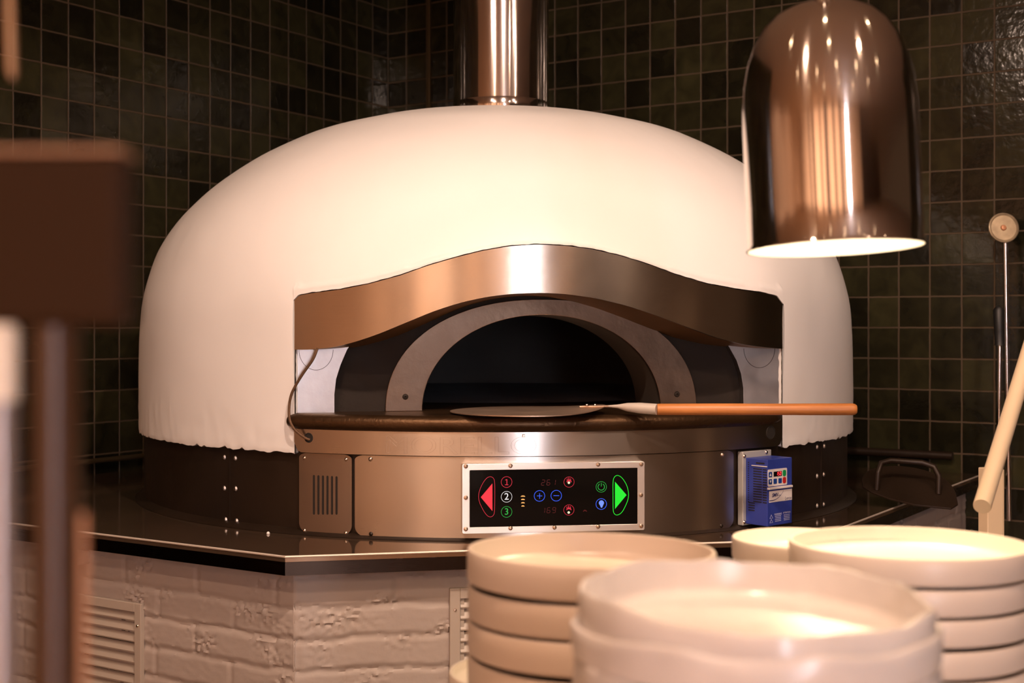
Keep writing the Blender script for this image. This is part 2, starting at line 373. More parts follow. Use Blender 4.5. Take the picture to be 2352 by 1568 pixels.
def grille(fr, s0, s1, z0, z1, lip, label, screws, seed):
    c = fr.p((s0+s1)/2, z0-fr.o.z, 0); t = thing('vent_grille', label, 'vent grille', c)
    w = .022 if lip else .020
    bz = MB(); Z = lambda q: q-fr.o.z
    for a, b_, c_, d_ in ((s0, s0+w, z0, z1), (s1-w, s1, z0, z1), (s0+w, s1-w, z1-w, z1), (s0+w, s1-w, z0, z0+w)):
        bz.box(fr, a, b_, Z(c_), Z(d_), -.004, .008)
    bz.build('frame', M['grille'], t, bev=.0012)
    lv = MB(); i0, i1 = s0+w+.001, s1-w-.001
    if lip:
        for a, b_, c_, d_ in ((s0+w, s0+w+.009, z0+w, z1-w), (s1-w-.009, s1-w, z0+w, z1-w)): lv.box(fr, a, b_, Z(c_), Z(d_), -.004, .003)
    z = z1-w-.018
    while z > z0+w+.004:
        lv.add([fr.p(i0, Z(z), .006), fr.p(i1, Z(z), .006), fr.p(i1, Z(z+.016), -.004), fr.p(i0, Z(z+.016), -.004),
                fr.p(i0, Z(z-.003), .005), fr.p(i1, Z(z-.003), .005), fr.p(i1, Z(z+.013), -.006), fr.p(i0, Z(z+.013), -.006)],
               [(0,1,2,3),(4,7,6,5),(0,4,5,1),(2,6,7,3),(0,3,7,4),(1,5,6,2)])
        z -= .0235
    lv.build('louvres', M['grille'], t)
    MB().box(fr, s0+.01, s1-.01, Z(z0+.01), Z(z1-.01), -.0045, -.0042).build('backing', M['dark'], t)
    for a, b_ in screws: MB().lathe([(0, .0022), (.0025, .0018), (.0036, 0)], fr.p(a, Z(b_), .008), 12, Matrix((fr.x, fr.z, fr.n)).transposed()).build('screw', M['screw'], t, smooth=True)
    return t
def s_at(fr, px, py):
    a, b = fr.px(px, py); return a, b+fr.o.z
s0, zt = s_at(FF, 1032, 1350)
grille(FF, s0, s0+.30, zt-.24, zt, True, 'cream louvred vent grille in the brick front, partly hidden by plates', [(s0+.0115, zt-.045)], 1)
s1, zt = s_at(FL, 329, 1386)
grille(FL, s1-.34, s1, zt-.26, zt, False, 'cream louvred vent grille in the left side of the brick plinth', [(s1-.010, s_at(FL, 317, 1435)[1])], 2)
o = MB().box(FL, s_at(FL, 160, 1280)[0], s_at(FL, 203, 1280)[0], s_at(FL, 203, 1294)[1], s_at(FL, 203, 1266)[1], -.006, .03).build('junction_box', M['steel_bright'], bev=.003)
tag(o, 'small metal box under the far left end of the worktop', 'box')

# ---------------------------------------------------------------- the oven
ov = thing('pizza_oven', 'round white plastered pizza oven with an arched steel framed mouth', 'oven', (OX, OY, WT))
TL, _ = on_cyl(676, 900, 1.004); TR, _ = on_cyl(1797, 900, 1.004)
top_px = [(676, 690), (688, 678), (715, 673), (785, 664), (850, 651), (920, 632), (985, 609), (1050, 590), (1110, 575), (1170, 565), (1235, 561), (1300, 564), (1360, 572), (1420, 586), (1480, 604), (1550, 630), (1620, 651), (1690, 664), (1750, 672), (1782, 680), (1797, 700)]
bot_px = [(676, 803), (720, 802), (770, 797), (820, 784), (870, 767), (930, 742), (1000, 713), (1060, 694), (1120, 681), (1180, 674), (1240, 672), (1300, 675), (1370, 685), (1440, 702), (1510, 725), (1580, 752), (1640, 774), (1700, 790), (1750, 797), (1797, 801)]
def curve(px, r):
    P = [on_cyl(a, b, r) for a, b in px]
    def f(th):
        if th <= P[0][0]: return P[0][1]
        for (a, za), (b, zb) in zip(P, P[1:]):
            if th <= b:
                return za+(zb-za)*(th-a)/(b-a)
        return P[-1][1]
    def g(th, e=math.radians(1.0)): return (f(th-e)+2*f(th)+f(th+e))/4
    return f, g
_, v_top = curve(top_px, 1.004); _, v_bot = curve(bot_px, 1.004); f_top, _ = curve(top_px, 1.004)
PR = [(0.0, 0.621), (.12, .616), (.22, .608), (.355, .589), (.443, .568), (.52, .5465), (.588, .519), (.692, .465), (.79, .398), (.86, .335), (.908, .280), (.949, .215), (.9755, .147), (.994, .072), (1.001, -.0085), (1.004, -.155), (1.004, -.28)]
def prof(s):                        # smooth interpolation (Catmull-Rom) along the profile
    s = max(0, min(s, len(PR)-1.0001)); i = int(s); t = s-i
    p = [PR[max(0, i-1)], PR[i], PR[i+1], PR[min(len(PR)-1, i+2)]]
    if i == 0: p[0] = (-PR[1][0], PR[1][1])
    c = [.5*(2*p[1][k]+(p[2][k]-p[0][k])*t+(2*p[0][k]-5*p[1][k]+4*p[2][k]-p[3][k])*t*t+(3*p[1][k]-p[0][k]-3*p[2][k]+p[3][k])*t**3) for k in (0, 1)]
    return c
NP = len(PR)-1
TAB = [prof(i*NP/600) for i in range(601)]
def s_of_h(h):
    lo, hi = 0, 600
    while hi-lo > 1:
        m = (lo+hi)//2
        if TAB[m][1] > h: lo = m
        else: hi = m
    a, b = TAB[lo][1], TAB[hi][1]; return (lo+(a-h)/max(1e-9, a-b))*NP/600
def TABR(h): return prof(s_of_h(h))[0]
def v_sm(t): return sum(f_top(min(max(t+.03*k, TL+.08), TR-.08)) for k in range(-5, 6))/11
ths = []
nb = 520
ths = [(TR+(2*PI-(TR-TL))*i/nb, False) for i in range(nb+1)]
nm = 200
ths += [(TL+(TR-TL)*i/nm+2*PI, True) for i in range(nm+1)]
G = []; G2 = []
for k, (th, inm) in enumerate(ths):
    t = th if th <= PI*.999 else th-2*PI
    jag = .006*noise.noise(Vector((t*48, 0, 0)))+.004*noise.noise(Vector((t*14, 3, 0)))+.004*noise.noise(Vector((t*130, 5, 0)))
    hb = -.279+jag
    if inm: hb = f_top(t)-EYE+.0012*noise.noise(Vector((t*60, 9, 0)))+.0015
    se = s_of_h(hb) if hb > -.2799 else NP
    col = []
    NV = 90
    for j in range(NV+1):
        q = j/NV; q = 1-(1-q)**1.25
        r, h = prof(se*q)
        if j == NV: h = hb
        # plaster is swept out to meet the hood
        if TL-.3 < t < TR+.3:
            vt = v_sm(t)-EYE
            side = 1 if TL+.1 <= t <= TR-.1 else max(0, 1-min(abs(t-TL-.1), abs(t-TR+.1))/.32)
            side = side*side*(3-2*side)
            dd = abs(h-vt); w = max(0, 1-dd/(.15 if h > vt else .3)); w = w*w*(3-2*w)*side
            r0 = TABR(vt); r += (1.0065-r0)*w
        elif False: pass
        r += .0022*noise.noise(Vector((math.sin(t)*4, math.cos(t)*4, h*5)))+.0006*noise.noise(Vector((math.sin(t)*22, math.cos(t)*22, h*20)))
        if h < -.2: r += .0015*noise.noise(Vector((t*50, h*45, 7)))
        if j == NV and not inm: r -= .001
        if inm: r = max(r, 1.0072 if h < vt+.012 else 0)
        col.append(cyl(t, EYE+h, max(r, .0001)))
    last = col[-1]; n = (Vector((OX, OY, last.z))-last).normalized()
    col.append(last+n*.012+Vector((0, 0, .001))); col.append(last+n*.03+Vector((0, 0, .002)))
    (G2 if inm else G).append(col)
dm = MB(); dm.grid(G); dm.grid(G2)
# raw plaster edges beside the mouth
for th, s in ((TL, 1), (TR, -1)):
    E = []
    zt = f_top(th)
    for i in range(41):
        z = zt+(EYE-.279-zt)*i/40; a = .0016*noise.noise(Vector((z*60, s, 0)))+.001*noise.noise(Vector((z*140, s, 4)))
        E.append([cyl(th-s*.012, z, 1.0035), cyl(th+s*(.0015+a), z, 1.0042), cyl(th+s*(.003+a), z, .999), cyl(th+s*.001, z, .96)])
    dm.grid(E)
dome = dm.build('dome', M['plaster'], ov, smooth=True)
dome.modifiers['e'].split_angle = math.radians(60)

for th, s in ((TL, 1), (TR, -1)):
    E = []
    for i in range(61):
        z = EYE-.279+.24*i/60; a = .0012*noise.noise(Vector((z*90, s, 9)))
        E.append([cyl(th+s*.0015, z, 1.0052), cyl(th+s*(.0052+a), z, 1.0052)])
    MB().grid(E).build('mortar_gap', M['dark'], ov)
# dark steel drum under the plaster, bolted seams
sk = MB(); n = 160; P = []
for i in range(n): 
    th = 2*PI*i/n; P.append([cyl(th, WT+.0005, .989), cyl(th, WT+.19, .989)])
P.append(P[0]); sk.grid(P)
P = [[cyl(2*PI*i/n, WT+.0006, 1.014), cyl(2*PI*i/n, WT+.004, 1.010), cyl(2*PI*i/n, WT+.012, .9885)] for i in range(n)]; P.append(P[0]); sk.grid(P)
sk.build('drum', M['iron'], ov, smooth=True)
def bolt(px, py, r, size, name='bolt', par=ov, mat='screw', ring=True):
    th, z = on_cyl(px, py, r); n = Vector((math.sin(th), -math.cos(th), 0)); x = Vector((math.cos(th), math.sin(th), 0))
    R = Matrix((x, Vector((0, 0, 1)), n)).transposed()
    pr = [(0, size*.15), (size*.28, size*.15), (size*.34, size*.55), (size*.8, size*.35), (size, 0)] if ring else [(0, size*.7), (size*.6, size*.55), (size, 0)]
    return MB().lathe(pr, cyl(th, z, r), 14, R).build(name, M[mat], par, smooth=True)
for x, y in ((515, 1050), (540, 1052), (515, 1121), (541, 1122), (518, 1193), (543, 1196)): bolt(x, y, .989, .0062, mat='steel_dull', ring=False)
for x, y in ((1877, 1026), (1893, 1024), (1877, 1093), (1892, 1089), (1877, 1161), (1892, 1158)): bolt(x, y, .989, .0062, mat='steel_dull', ring=False)
for px in (529, 1885):
    th, _ = on_cyl(px, 1120, .989); MB().arc(.988, .9925, th-.0012, th+.0012, WT+.001, WT+.18, 2).build('seam', M['iron'], ov)

# hood
M['hood'] = brushed('hood_steel', (.62, .545, .47), .24)
hd = MB().arc(1.000, 1.0065, TL+.002, TR-.002, lambda t: v_bot(t), lambda t: f_top(t)-.0005, 150).build('hood', M['hood'], ov, smooth=True)
PC = math.cos((TR-TL)/2)*1.0; AC = (TL+TR)/2
CH = chord(PC-.002, AC)          # flat face across the mouth
n = 100; P = []
for i in range(n+1):
    th = TL+.004+(TR-TL-.008)*i/n; zb = v_bot(th); rc = (PC-.045)/math.cos(th-AC)
    P.append([cyl(th, zb+.0005, 1.004), cyl(th, zb-.002, min(.96, max(rc, .5)) if rc < .96 else rc), cyl(th, zb-.004-.006*(1-abs(th-AC)/.62), rc)])
MB().grid(P).build('hood_soffit', plain('soffit_bronze', (.30, .17, .07), .4, metal=.7), ov, smooth=True)
SH = EYE-.190                    # hearth level
def pl_pts(fr, L_): return [fr.px(a, b) for a, b in L_]
def arch(fr, l, r, base, top, n=60, ex=2.12):
    (a0, _), (a1, _) = fr.px(l, base), fr.px(r, base); c = (a0+a1)/2; w = (a1-a0)/2; h = fr.px((l+r)/2, top)[1]-(SH-EYE)
    out = []
    for i in range(n+1):
        t = PI*i/n; cs, sn = math.cos(t), math.sin(t)
        out.append((c-w*math.copysign(abs(cs)**(2/ex), cs), SH-EYE+h*abs(sn)**(2/ex)))
    return out
RF = chord(PC-.022, AC)
inner = arch(RF, 970, 1517, 942, 723, ex=2.05); outer = arch(RF, 885, 1600, 942, 687, ex=2.2)
MB().band(RF, inner, outer, -.010, 0).build('arch_ring', lab(M['steel_dull'], '') if False else plain('arch_ring_steel', (.15, .105, .075), .38, metal=1, bump=.3, bscale=60, var=.35, vscale=16), ov, bev=.0012)
c0 = sum(q[0] for q in inner)/len(inner)
big = []
for i in range(61):
    t = PI*i/60; cs, sn = math.cos(t), math.sin(t); big.append((.0-.572*math.copysign(abs(cs)**.3, cs), SH-EYE+.34*abs(sn)**.3))
MB().band(RF, [(a, b) for a, b in inner], big, -.020, -.011).build('arch_plate', M['iron_in'], ov)
# side plates
darkarch = pl_pts(CH, [(768, 950), (768, 905), (772, 870), (782, 838), (797, 803), (812, 780), (850, 740)])
dr = pl_pts(CH, [(1708, 945), (1707, 890), (1702, 858), (1692, 828), (1675, 797), (1655, 775), (1620, 740)])
el = CH.px(678, 900)[0]; er = CH.px(1794, 900)[0]
zt = EYE-.03
Lp = [(el, SH-EYE)]+[(a, max(b, SH-EYE)) for a, b in darkarch]+[(el, darkarch[-1][1])]
Rp = [(er, SH-EYE)]+[(a, max(b, SH-EYE)) for a, b in dr]+[(er, dr[-1][1])]
def side_plate(o_, fr, name, mat):
    n = len(o_); cpt = o_[0]; mb = MB()
    mb.prism(fr, o_, -.03, 0); return mb.build(name, mat, ov)
side_plate(Lp, CH, 'side_plate', M['plate_metal']); side_plate(Rp[::-1], CH, 'side_plate', M['plate_metal'])
# round covers on the side plates
for px, py in ((726, 803), (1744, 800)):
    a, b = CH.px(px, py); P0 = []; P1 = []
    for i in range(25):
        t = PI+PI*i/24; P0.append((a+.0375*math.cos(t), b+.045*math.sin(t))); P1.append((a+.0385*math.cos(t), b+.046*math.sin(t)))
    MB().band(CH, P0, P1, 0, .0007).build('cover_edge', M['iron_in'], ov)
def rscrew(fr, px, py, r, d, par, name='screw', mat='screw'):
    a, b = fr.px(px, py); R = Matrix((fr.x, fr.z, fr.n)).transposed()
    return MB().lathe([(0, r*.1), (r*.3, r*.1), (r*.36, r*.5), (r*.85, r*.35), (r, 0)], fr.p(a, b, d), 14, R).build(name, M[mat], par, smooth=True)
rscrew(RF, 931, 911, .0068, 0, ov, mat='iron_in'); rscrew(RF, 1555, 905, .0068, 0, ov, mat='iron_in')
# throat and chamber
th_ = MB(); th_.grid([[RF.p(a, b, -.008-.24*k/4) for a, b in inner] for k in range(5)]); th_.build('throat', M['soot'], ov, smooth=True)
cb = MB(); rows = 22; cols = 96; vs = []; idx = {}
for j in range(rows+1):
    f = PI/2*j/rows
    for i in range(cols): vs.append(cyl(2*PI*i/cols, SH+.36*math.sin(f), .76*math.cos(f)**.8))
fs = []
def inside_mouth(q):
    d = (q-RF.o); a, b, n_ = d.dot(RF.x), d.dot(RF.z), d.dot(RF.n)
    if n_ < -.5: return False
    w = (inner[-1][0]-inner[0][0])/2; cc = (inner[-1][0]+inner[0][0])/2; hh = inner[30][1]-(SH-EYE)
    return ((a-cc)/w)**2+((b-(SH-EYE))/hh)**2 < 1.3
for j in range(rows):
    for i in range(cols):
        q = [j*cols+i, j*cols+(i+1) % cols, (j+1)*cols+(i+1) % cols, (j+1)*cols+i]
        if inside_mouth(sum((vs[k] for k in q), Vector())/4): continue
        fs.append(tuple(q))
cb.add(vs, fs).build('chamber', M['soot'], ov, smooth=True)
MB().lathe([(0, 0), (.80, 0), (.80, -.03)], (OX, OY, SH-.0008), 64).build('hearth_stone', M['stone'], ov)
for k, (dx, dz) in enumerate(((0, .25), (-.22, .05), (.25, -.1))): pass
# shelf slab, rolled lip, apron
t0, t1 = TL-.012, TR-.02; P = []
for i in range(81):
    th = t0+(t1-t0)*i/80; P.append([cyl(th, SH, 1.0), cyl(th, SH, .5), cyl(th, SH-.03, .5), cyl(th, SH-.03, 1.0)])
MB().grid(P, True).build('shelf', M['roll'], ov)
MB().tube([cyl(t0+(t1-t0)*i/90, SH-.0178, 1.005) for i in range(91)], [.012]+[.0165]+[.0180]*87+[.0165]+[.012], 18).build('rolled_lip', M['roll'], ov, smooth=True)
ap = MB(); na = 130; zA = EYE-.2765; zB = SH-.02; P = []
for i in range(na+1):
    th = TL+.004+(TR-TL-.012)*i/na; e = min(i, na-i)*(TR-TL)/na; c = max(0, .022-e); lift = .022-math.sqrt(max(0, .022**2-c*c)) if c > 0 else 0
    P.append([cyl(th, zA+lift, 1.0), cyl(th, zB, 1.0), cyl(th, zB, 1.010), cyl(th, zA+lift, 1.010)])
ap.grid(P, True).build('apron', M['steel'], ov, smooth=True)
# engraved lettering: only its outline shows
vs, fs = glyphs('MORELLO', .052, outline=.00022)
ta, _ = on_cyl(887, 1022, 1.0105); tb, _ = on_cyl(1232, 1022, 1.0105); zc = EYE-(1023-HZ)/F*2.89; w0 = min(v.x for v in vs); w1 = max(v.x for v in vs); h0 = min(v.y for v in vs); h1 = max(v.y for v in vs)
ml = MB().add([cyl(ta+(tb-ta)*(v.x-w0)/(w1-w0), zc+((v.y-h0)/(h1-h0)-.5)*.038, 1.0101+v.z*.5) for v in vs], fs)
ml.build('engraved_letters', plain('engraving_line', (.42, .34, .28), .5, metal=.7), ov)
def hole(px, py, r, sz):
    th, z = on_cyl(px, py, r); n = Vector((math.sin(th), -math.cos(th), 0)); x = Vector((math.cos(th), math.sin(th), 0)); R = Matrix((x, Vector((0, 0, 1)), n)).transposed()
    MB().lathe([(0, .0004), (sz, .0004), (sz, .0014), (sz*1.13, .0014), (sz*1.18, 0)], cyl(th, z, r), 24, R).build('cable_hole', M['dark'], ov)
hole(1770, 993, 1.010, .0135); hole(709, 1005, 1.010, .0095)
th, z = on_cyl(1203, 1000, 1.012); MB().box(Frame(cyl(th, z, 1.012), (math.cos(th), math.sin(th), 0), (math.sin(th), -math.cos(th), 0)), -.003, .003, -.003, .003, 0, .004).build('lip_tab', M['screw'], ov, bev=.001)

def curved_panel(name, pxl, pxr, ztop, r0, r1, rc, mat, cut=None, tilt=0):
    a, _ = on_cyl(pxl, 1140, r1); b, _ = on_cyl(pxr, 1140, r1); z0 = WT+.0045; n = 120; P = []
    for i in range(n+1):
        # dense sampling near both ends for the rounded corners
        s = i/n; e = (1-math.cos(PI*s))/2; th = a+(b-a)*e; dx = min(th-a, b-th); c = max(0, rc-dx); lf = rc-math.sqrt(max(0, rc*rc-c*c))
        P.append([cyl(th, z0+lf, r0), cyl(th, ztop-lf*.5, r0), cyl(th, ztop-lf*.5, r1), cyl(th, z0+lf, r1)])
    m = MB(); m.grid(P, True); k = n*4; m.f += [(0, 1, 2, 3), (k+3, k+2, k+1, k)]
    return m.build(name, mat, ov, smooth=True)
MB().arc(.989, .9925, on_cyl(685, 1140, .99)[0], on_cyl(1790, 1140, .99)[0], WT+.001, EYE-.27, 60).build('panel_recess', M['iron'], ov, smooth=True)
vp = curved_panel('vent_panel', 687, 808, EYE-.2785, .993, 1.001, .022, M['steel_dull'])
fp = curved_panel('front_panel', 815, 1685, EYE-.2785, .993, 1.004, .022, M['steel'])
rp = curved_panel('side_panel', 1692, 1795, EYE-.2785, .990, .993, .01, M['iron'])
for i in range(6):
    th, _ = on_cyl(721+10.4*i, 1136, 1.001); za = on_cyl(721+10.4*i, 1179, 1.001)[1]; zb = on_cyl(721+10.4*i, 1093+.6*i, 1.001)[1]; P0 = []
    x = Vector((math.cos(th), math.sin(th), 0)); nn = Vector((math.sin(th), -math.cos(th), 0)); fr = Frame(cyl(th, 0, 1.0013), x, nn); w = .0026; pts = []
    for k in range(9): pts.append((w*math.cos(PI*k/8), zb+w*math.sin(PI*k/8)))
    for k in range(9): pts.append((w*math.cos(PI+PI*k/8), za+w*math.sin(PI+PI*k/8)))
    MB().prism(fr, pts, -.001, .0).build('vent_slot', M['dark'], vp)
for x, y in ((699, 1051), (795, 1055), (699, 1218), (794, 1224)): bolt(x, y, 1.001, .0042, 'screw', vp)
for x, y in ((851, 1054), (1659, 1044)): bolt(x, y, 1.004, .0052, 'screw', fp)
for x, y in ((852, 1226), (1657, 1207)): bolt(x, y, 1.004, .0050, 'screw', fp, mat='iron')

# control panel
AP = math.radians(7.9); CP = chord(1.006, AP); FD = .0035
cp = bpy.data.objects.new('control_panel', None); C.objects.link(cp); cp.parent = ov
l, r = CP.px(1061, 1140)[0], CP.px(1480, 1140)[0]; zc = CP.px(1270, 1141.5)[1]; hh = .0748
il, ir = CP.px(1078.5, 1140)[0], CP.px(1463.5, 1140)[0]; ih = .0612
def rr(x0, x1, z0, z1, c, n=5):
    out = []
    for (cx, cz, a) in ((x1-c, z1-c, 0), (x0+c, z1-c, PI/2), (x0+c, z0+c, PI), (x1-c, z0+c, 1.5*PI)):
        for k in range(n+1): t = a+PI/2*k/n; out.append((cx+c*math.cos(t), cz+c*math.sin(t)))
    return out
def part(mb, name, mat, par, **k): return mb.build(name, mat, par, **k)
part(MB().band(CP, rr(il, ir, zc-ih, zc+ih, .002), rr(l, r, zc-hh, zc+hh, .004), -.03, FD, True), 'frame', M['steel_bright'], cp, bev=.0006)
part(MB().prism(CP, rr(il, ir, zc-ih, zc+ih, .002), -.02, .0012), 'screen', M['black'], cp)
for x, y in ((1069.5, 1070), (1172, 1069), (1373, 1066), (1472, 1065.5), (1069.5, 1142), (1471.5, 1136), (1069.5, 1214), (1172, 1212), (1273, 1210.5), (1373, 1208.5), (1472, 1207)): rscrew(CP, x, y, .0049, FD, cp)
def q(x, y): return CP.px(1040+x/5.113, 1040+y/5.113)
GD = .0013
def ring2(mb, pts, w, d=GD):
    """closed line of width w through the points"""
    n = len(pts); A_ = []; B_ = []
    for i in range(n):
        p0 = Vector(pts[i-1]); p1 = Vector(pts[(i+1) % n]); t = (p1-p0).normalized(); nn = Vector((-t.y, t.x)); c = Vector(pts[i])
        A_.append(tuple(c+nn*w/2)); B_.append(tuple(c-nn*w/2))
    return mb.band(CP, A_, B_, d-.0003, d+.0003, True)
def smooth_loop(pts, it=2):
    for _ in range(it):
        o_ = []
        for i in range(len(pts)):
            a, b = pts[i], pts[(i+1) % len(pts)]; o_ += [(a[0]*.75+b[0]*.25, a[1]*.75+b[1]*.25), (a[0]*.25+b[0]*.75, a[1]*.25+b[1]*.75)]
        pts = o_
    return pts
def circ(x, y, r, n=32):
    c = q(x, y); rad = abs(q(x+r, y)[0]-c[0]); return [(c[0]+rad*math.cos(2*PI*i/n), c[1]+rad*math.sin(2*PI*i/n)) for i in range(n)]
GL = {'red': glow('red_light', (1, .03, .05), 1.15), 'redd': glow('dim_red_light', (1, .01, .02), .09), 'redm': glow('red_symbol_light', (1, .03, .07), .75), 'green': glow('green_light', (.008, 1, .035), .85), 'greend': glow('dim_green_light', (.03, 1, .12), .4),
      'blue': glow('blue_light', (.03, .12, 1), 1.0), 'white': glow('white_light', (.9, .85, .85), .9), 'orange': glow('orange_light', (1, .45, .12), 1.1), 'warm': glow('warm_dot_light', (1, .8, .5), 1.3), 'blueb': glow('bright_blue_light', (.15, .25, 1), 1.3)}
W = .0011
def sym(name, g, lab_, *fns):
    mb = MB()
    for f_ in fns: f_(mb)
    o_ = mb.build(name, GL[g], cp); o_['label'] = lab_; return o_
def rg(x, y, r, w=W*.8): return lambda mb: ring2(mb, circ(x, y, r), w)
def dot(x, y, r): return lambda mb: mb.prism(CP, circ(x, y, r, 16), GD-.0003, GD+.0004)
def pg(pts): return lambda mb: mb.prism(CP, [q(*p_) for p_ in pts], GD-.0003, GD+.0003)
def bar(x0, y0, x1, y1, w):
    def f_(mb):
        a = Vector(q(x0, y0)); b = Vector(q(x1, y1)); t = (b-a).normalized(); n_ = Vector((-t.y, t.x))*w/2
        mb.prism(CP, [tuple(a+n_), tuple(a-n_), tuple(b-n_), tuple(b+n_)], GD-.0003, GD+.0003)
    return f_
def tx(s, x, y, size, bold=0): 
    def f_(mb): c = q(x, y); text_on(mb, CP, s, size, c[0], c[1], GD+.0003, bold=bold)
    return f_
lo = [(435, 272), (478, 290), (493, 340), (493, 500), (491, 690), (475, 738), (432, 755), (385, 718), (340, 640), (305, 560), (301, 480), (330, 390), (385, 300)]
ro = [(1932, 256), (1892, 280), (1878, 340), (1880, 500), (1880, 670), (1893, 715), (1930, 732), (1985, 700), (2032, 610), (2062, 530), (2062, 450), (2040, 370), (1985, 285)]
sym('arrow_button', 'red', 'red left-pointing arrow', pg([(328, 518), (464, 680), (464, 357)]))
sym('arrow_outline', 'redm', 'thin red half-oval outline', lambda mb: ring2(mb, smooth_loop([q(*p_) for p_ in lo]), W*.8))
sym('arrow_button', 'green', 'green right-pointing arrow', pg([(1903, 336), (1903, 656), (2039, 492)]))
sym('arrow_outline', 'green', 'bright green half-oval outline', lambda mb: ring2(mb, smooth_loop([q(*p_) for p_ in ro]), W*1.1))
sym('number_button', 'redm', 'red circled number one', rg(631, 340, 63), bar(634, 308, 634, 372, .0016), bar(612, 372, 652, 372, .0014), bar(633, 309, 616, 318, .0014))
sym('number_button', 'white', 'white circled number two', rg(631, 513, 63), tx('2', 631, 513, .0205, .00015))
sym('number_button', 'greend', 'green circled number three', rg(631, 690, 63), tx('3', 631, 690, .0200, .00015))
sym('plus_button', 'blue', 'blue circled plus sign', rg(1017, 503, 62, W), bar(987, 503, 1049, 503, .0012), bar(1018, 472, 1018, 536, .0012))
sym('minus_button', 'blue', 'blue circled minus sign', rg(1214, 500, 62, W), bar(1182, 500, 1248, 500, .0013))
def power(mb):
    ring = [q(1742+38*math.cos(t), 397+38*math.sin(t)) for t in [math.radians(-60+300*i/24) for i in range(25)]]
    A_ = []; B_ = []; c = Vector(q(1742, 397))
    for p_ in ring: v_ = (Vector(p_)-c).normalized(); A_.append(tuple(Vector(p_)+v_*.0007)); B_.append(tuple(Vector(p_)-v_*.0007))
    mb.band(CP, A_, B_, GD-.0003, GD+.0003)
sym('power_button', 'greend', 'green power symbol', rg(1742, 397, 61), power, bar(1742, 350, 1742, 392, .0012))
sym('lamp_button', 'blueb', 'blue light bulb symbol', dot(1744, 585, 30), pg([(1722, 600), (1735, 632), (1756, 632), (1768, 600)]), bar(1745, 630, 1745, 640, .0030))
sym('lamp_ring', 'blue', 'blue ring around the bulb symbol', rg(1742, 598, 62, W))
SEG = {'2': 'abged', '6': 'afgedc', '1': 'bc', '9': 'abcdfg', '5': 'afgcd', '0': 'abcdef'}
def segs(mb, fr, s, x0, z0, w, h, gap, lw, d, slant=.12):
    for i, ch in enumerate(s):
        ox = x0+i*(w+gap)
        P_ = {'a': ((0, h), (w, h)), 'b': ((w, h), (w, h/2)), 'c': ((w, h/2), (w, 0)), 'd': ((0, 0), (w, 0)), 'e': ((0, 0), (0, h/2)), 'f': ((0, h/2), (0, h)), 'g': ((0, h/2), (w, h/2))}
        for k in SEG[ch]:
            a, b = [Vector((ox+p_[0]+slant*p_[1], z0+p_[1])) for p_ in P_[k]]; t = (b-a).normalized(); a = a+t*lw*.6; b = b-t*lw*.6; n_ = Vector((-t.y, t.x))*lw/2
            mb.prism(fr, [tuple(a+n_), tuple(a-n_), tuple(b-n_), tuple(b+n_)], d-.0003, d+.0003)
def digits(s, x, y):
    c = q(x, y); return lambda mb: segs(mb, CP, s, c[0], c[1], .0066, .0115, .0052, .0011, GD)
sym('number_display', 'redd', 'dim red digits', digits('261', 1038, 378)); sym('number_display', 'redd', 'dim red digits in the lower row', digits('169', 1040, 704))
for y, w in ((505, 27), (543, 23), (582, 22), (620, 19)):
    pts = [(823+w*math.cos(t), y+7-14*math.sin(t)) for t in [PI*k/10 for k in range(11)]]; sym('level_light', 'orange', 'small orange arc', pg(pts))
for x, y, g, nm in ((1364, 340, 'redm', 'upper'), (1362, 668, 'redm', 'lower')):
    arc_ = [(x+30*math.cos(t), y-2-22*math.sin(t)) for t in [PI*k/10 for k in range(11)]]+[(x+24*math.cos(t), y+4-14*math.sin(t)) for t in [PI-PI*k/10 for k in range(11)]]
    sym('heat_button', g, 'red flame symbol in the %s row' % nm, rg(x, y, 60, W*.7), pg(arc_), pg([(x-28, y-18), (x-16, y-26), (x-22, y-48)]), pg([(x-9, y-24), (x+6, y-24), (x-2, y-58)]), pg([(x+12, y-24), (x+24, y-16), (x+20, y-48)]))
    sym('heat_light', 'warm', 'warm white dot', dot(x-2, y+(8 if y < 500 else 29), 14))
sym('heat_symbol', 'redd', 'small dim red symbol', pg([(1528, 690), (1534, 672), (1550, 664), (1568, 672), (1576, 690), (1562, 684), (1550, 678), (1540, 684)]))

# ---------------------------------------------------------------- flue
fx = OX+.012; fz0 = EYE+.613
fu = thing('flue_pipe', 'mirror polished steel flue pipe rising from the top of the oven', 'flue', (fx, OY, fz0))
MB().lathe([(.1385, 0), (.1385, ZT-fz0-.001)], (fx, OY, fz0), 96).build('pipe', M['flue'], fu, smooth=True)
MB().lathe([(.1387, .0), (.1405, .004), (.1405, .034), (.1387, .038)], (fx, OY, fz0), 96).build('base_collar', M['flue'], fu, smooth=True)

# ---------------------------------------------------------------- probe cable
pts = []
for px, py, r in ((729, 800, 1.006), (718, 826, 1.012), (697, 856, 1.014), (679, 885, 1.016), (668, 910, 1.018), (664, 940, 1.02), (666, 965, 1.024), (675, 984, 1.026), (690, 998, 1.02), (704, 1007, 1.013), (712, 1010, 1.010)):
    th, z = on_cyl(px, py, r); pts.append(cyl(th, z, r))
sp = []
for i in range(len(pts)-1):
    p0, p1, p2, p3 = pts[max(0, i-1)], pts[i], pts[i+1], pts[min(len(pts)-1, i+2)]
    for k in range(5): t = k/5; sp.append(.5*(2*p1+(p2-p0)*t+(2*p0-5*p1+4*p2-p3)*t*t+(3*p1-p0-3*p2+p3)*t**3))
sp.append(pts[-1])
o = MB().tube(sp, .0031, 8).build('probe_cable', M['cable'], smooth=True); tag(o, 'thin brown braided cable looping from the hood to a hole beside the oven mouth', 'cable')

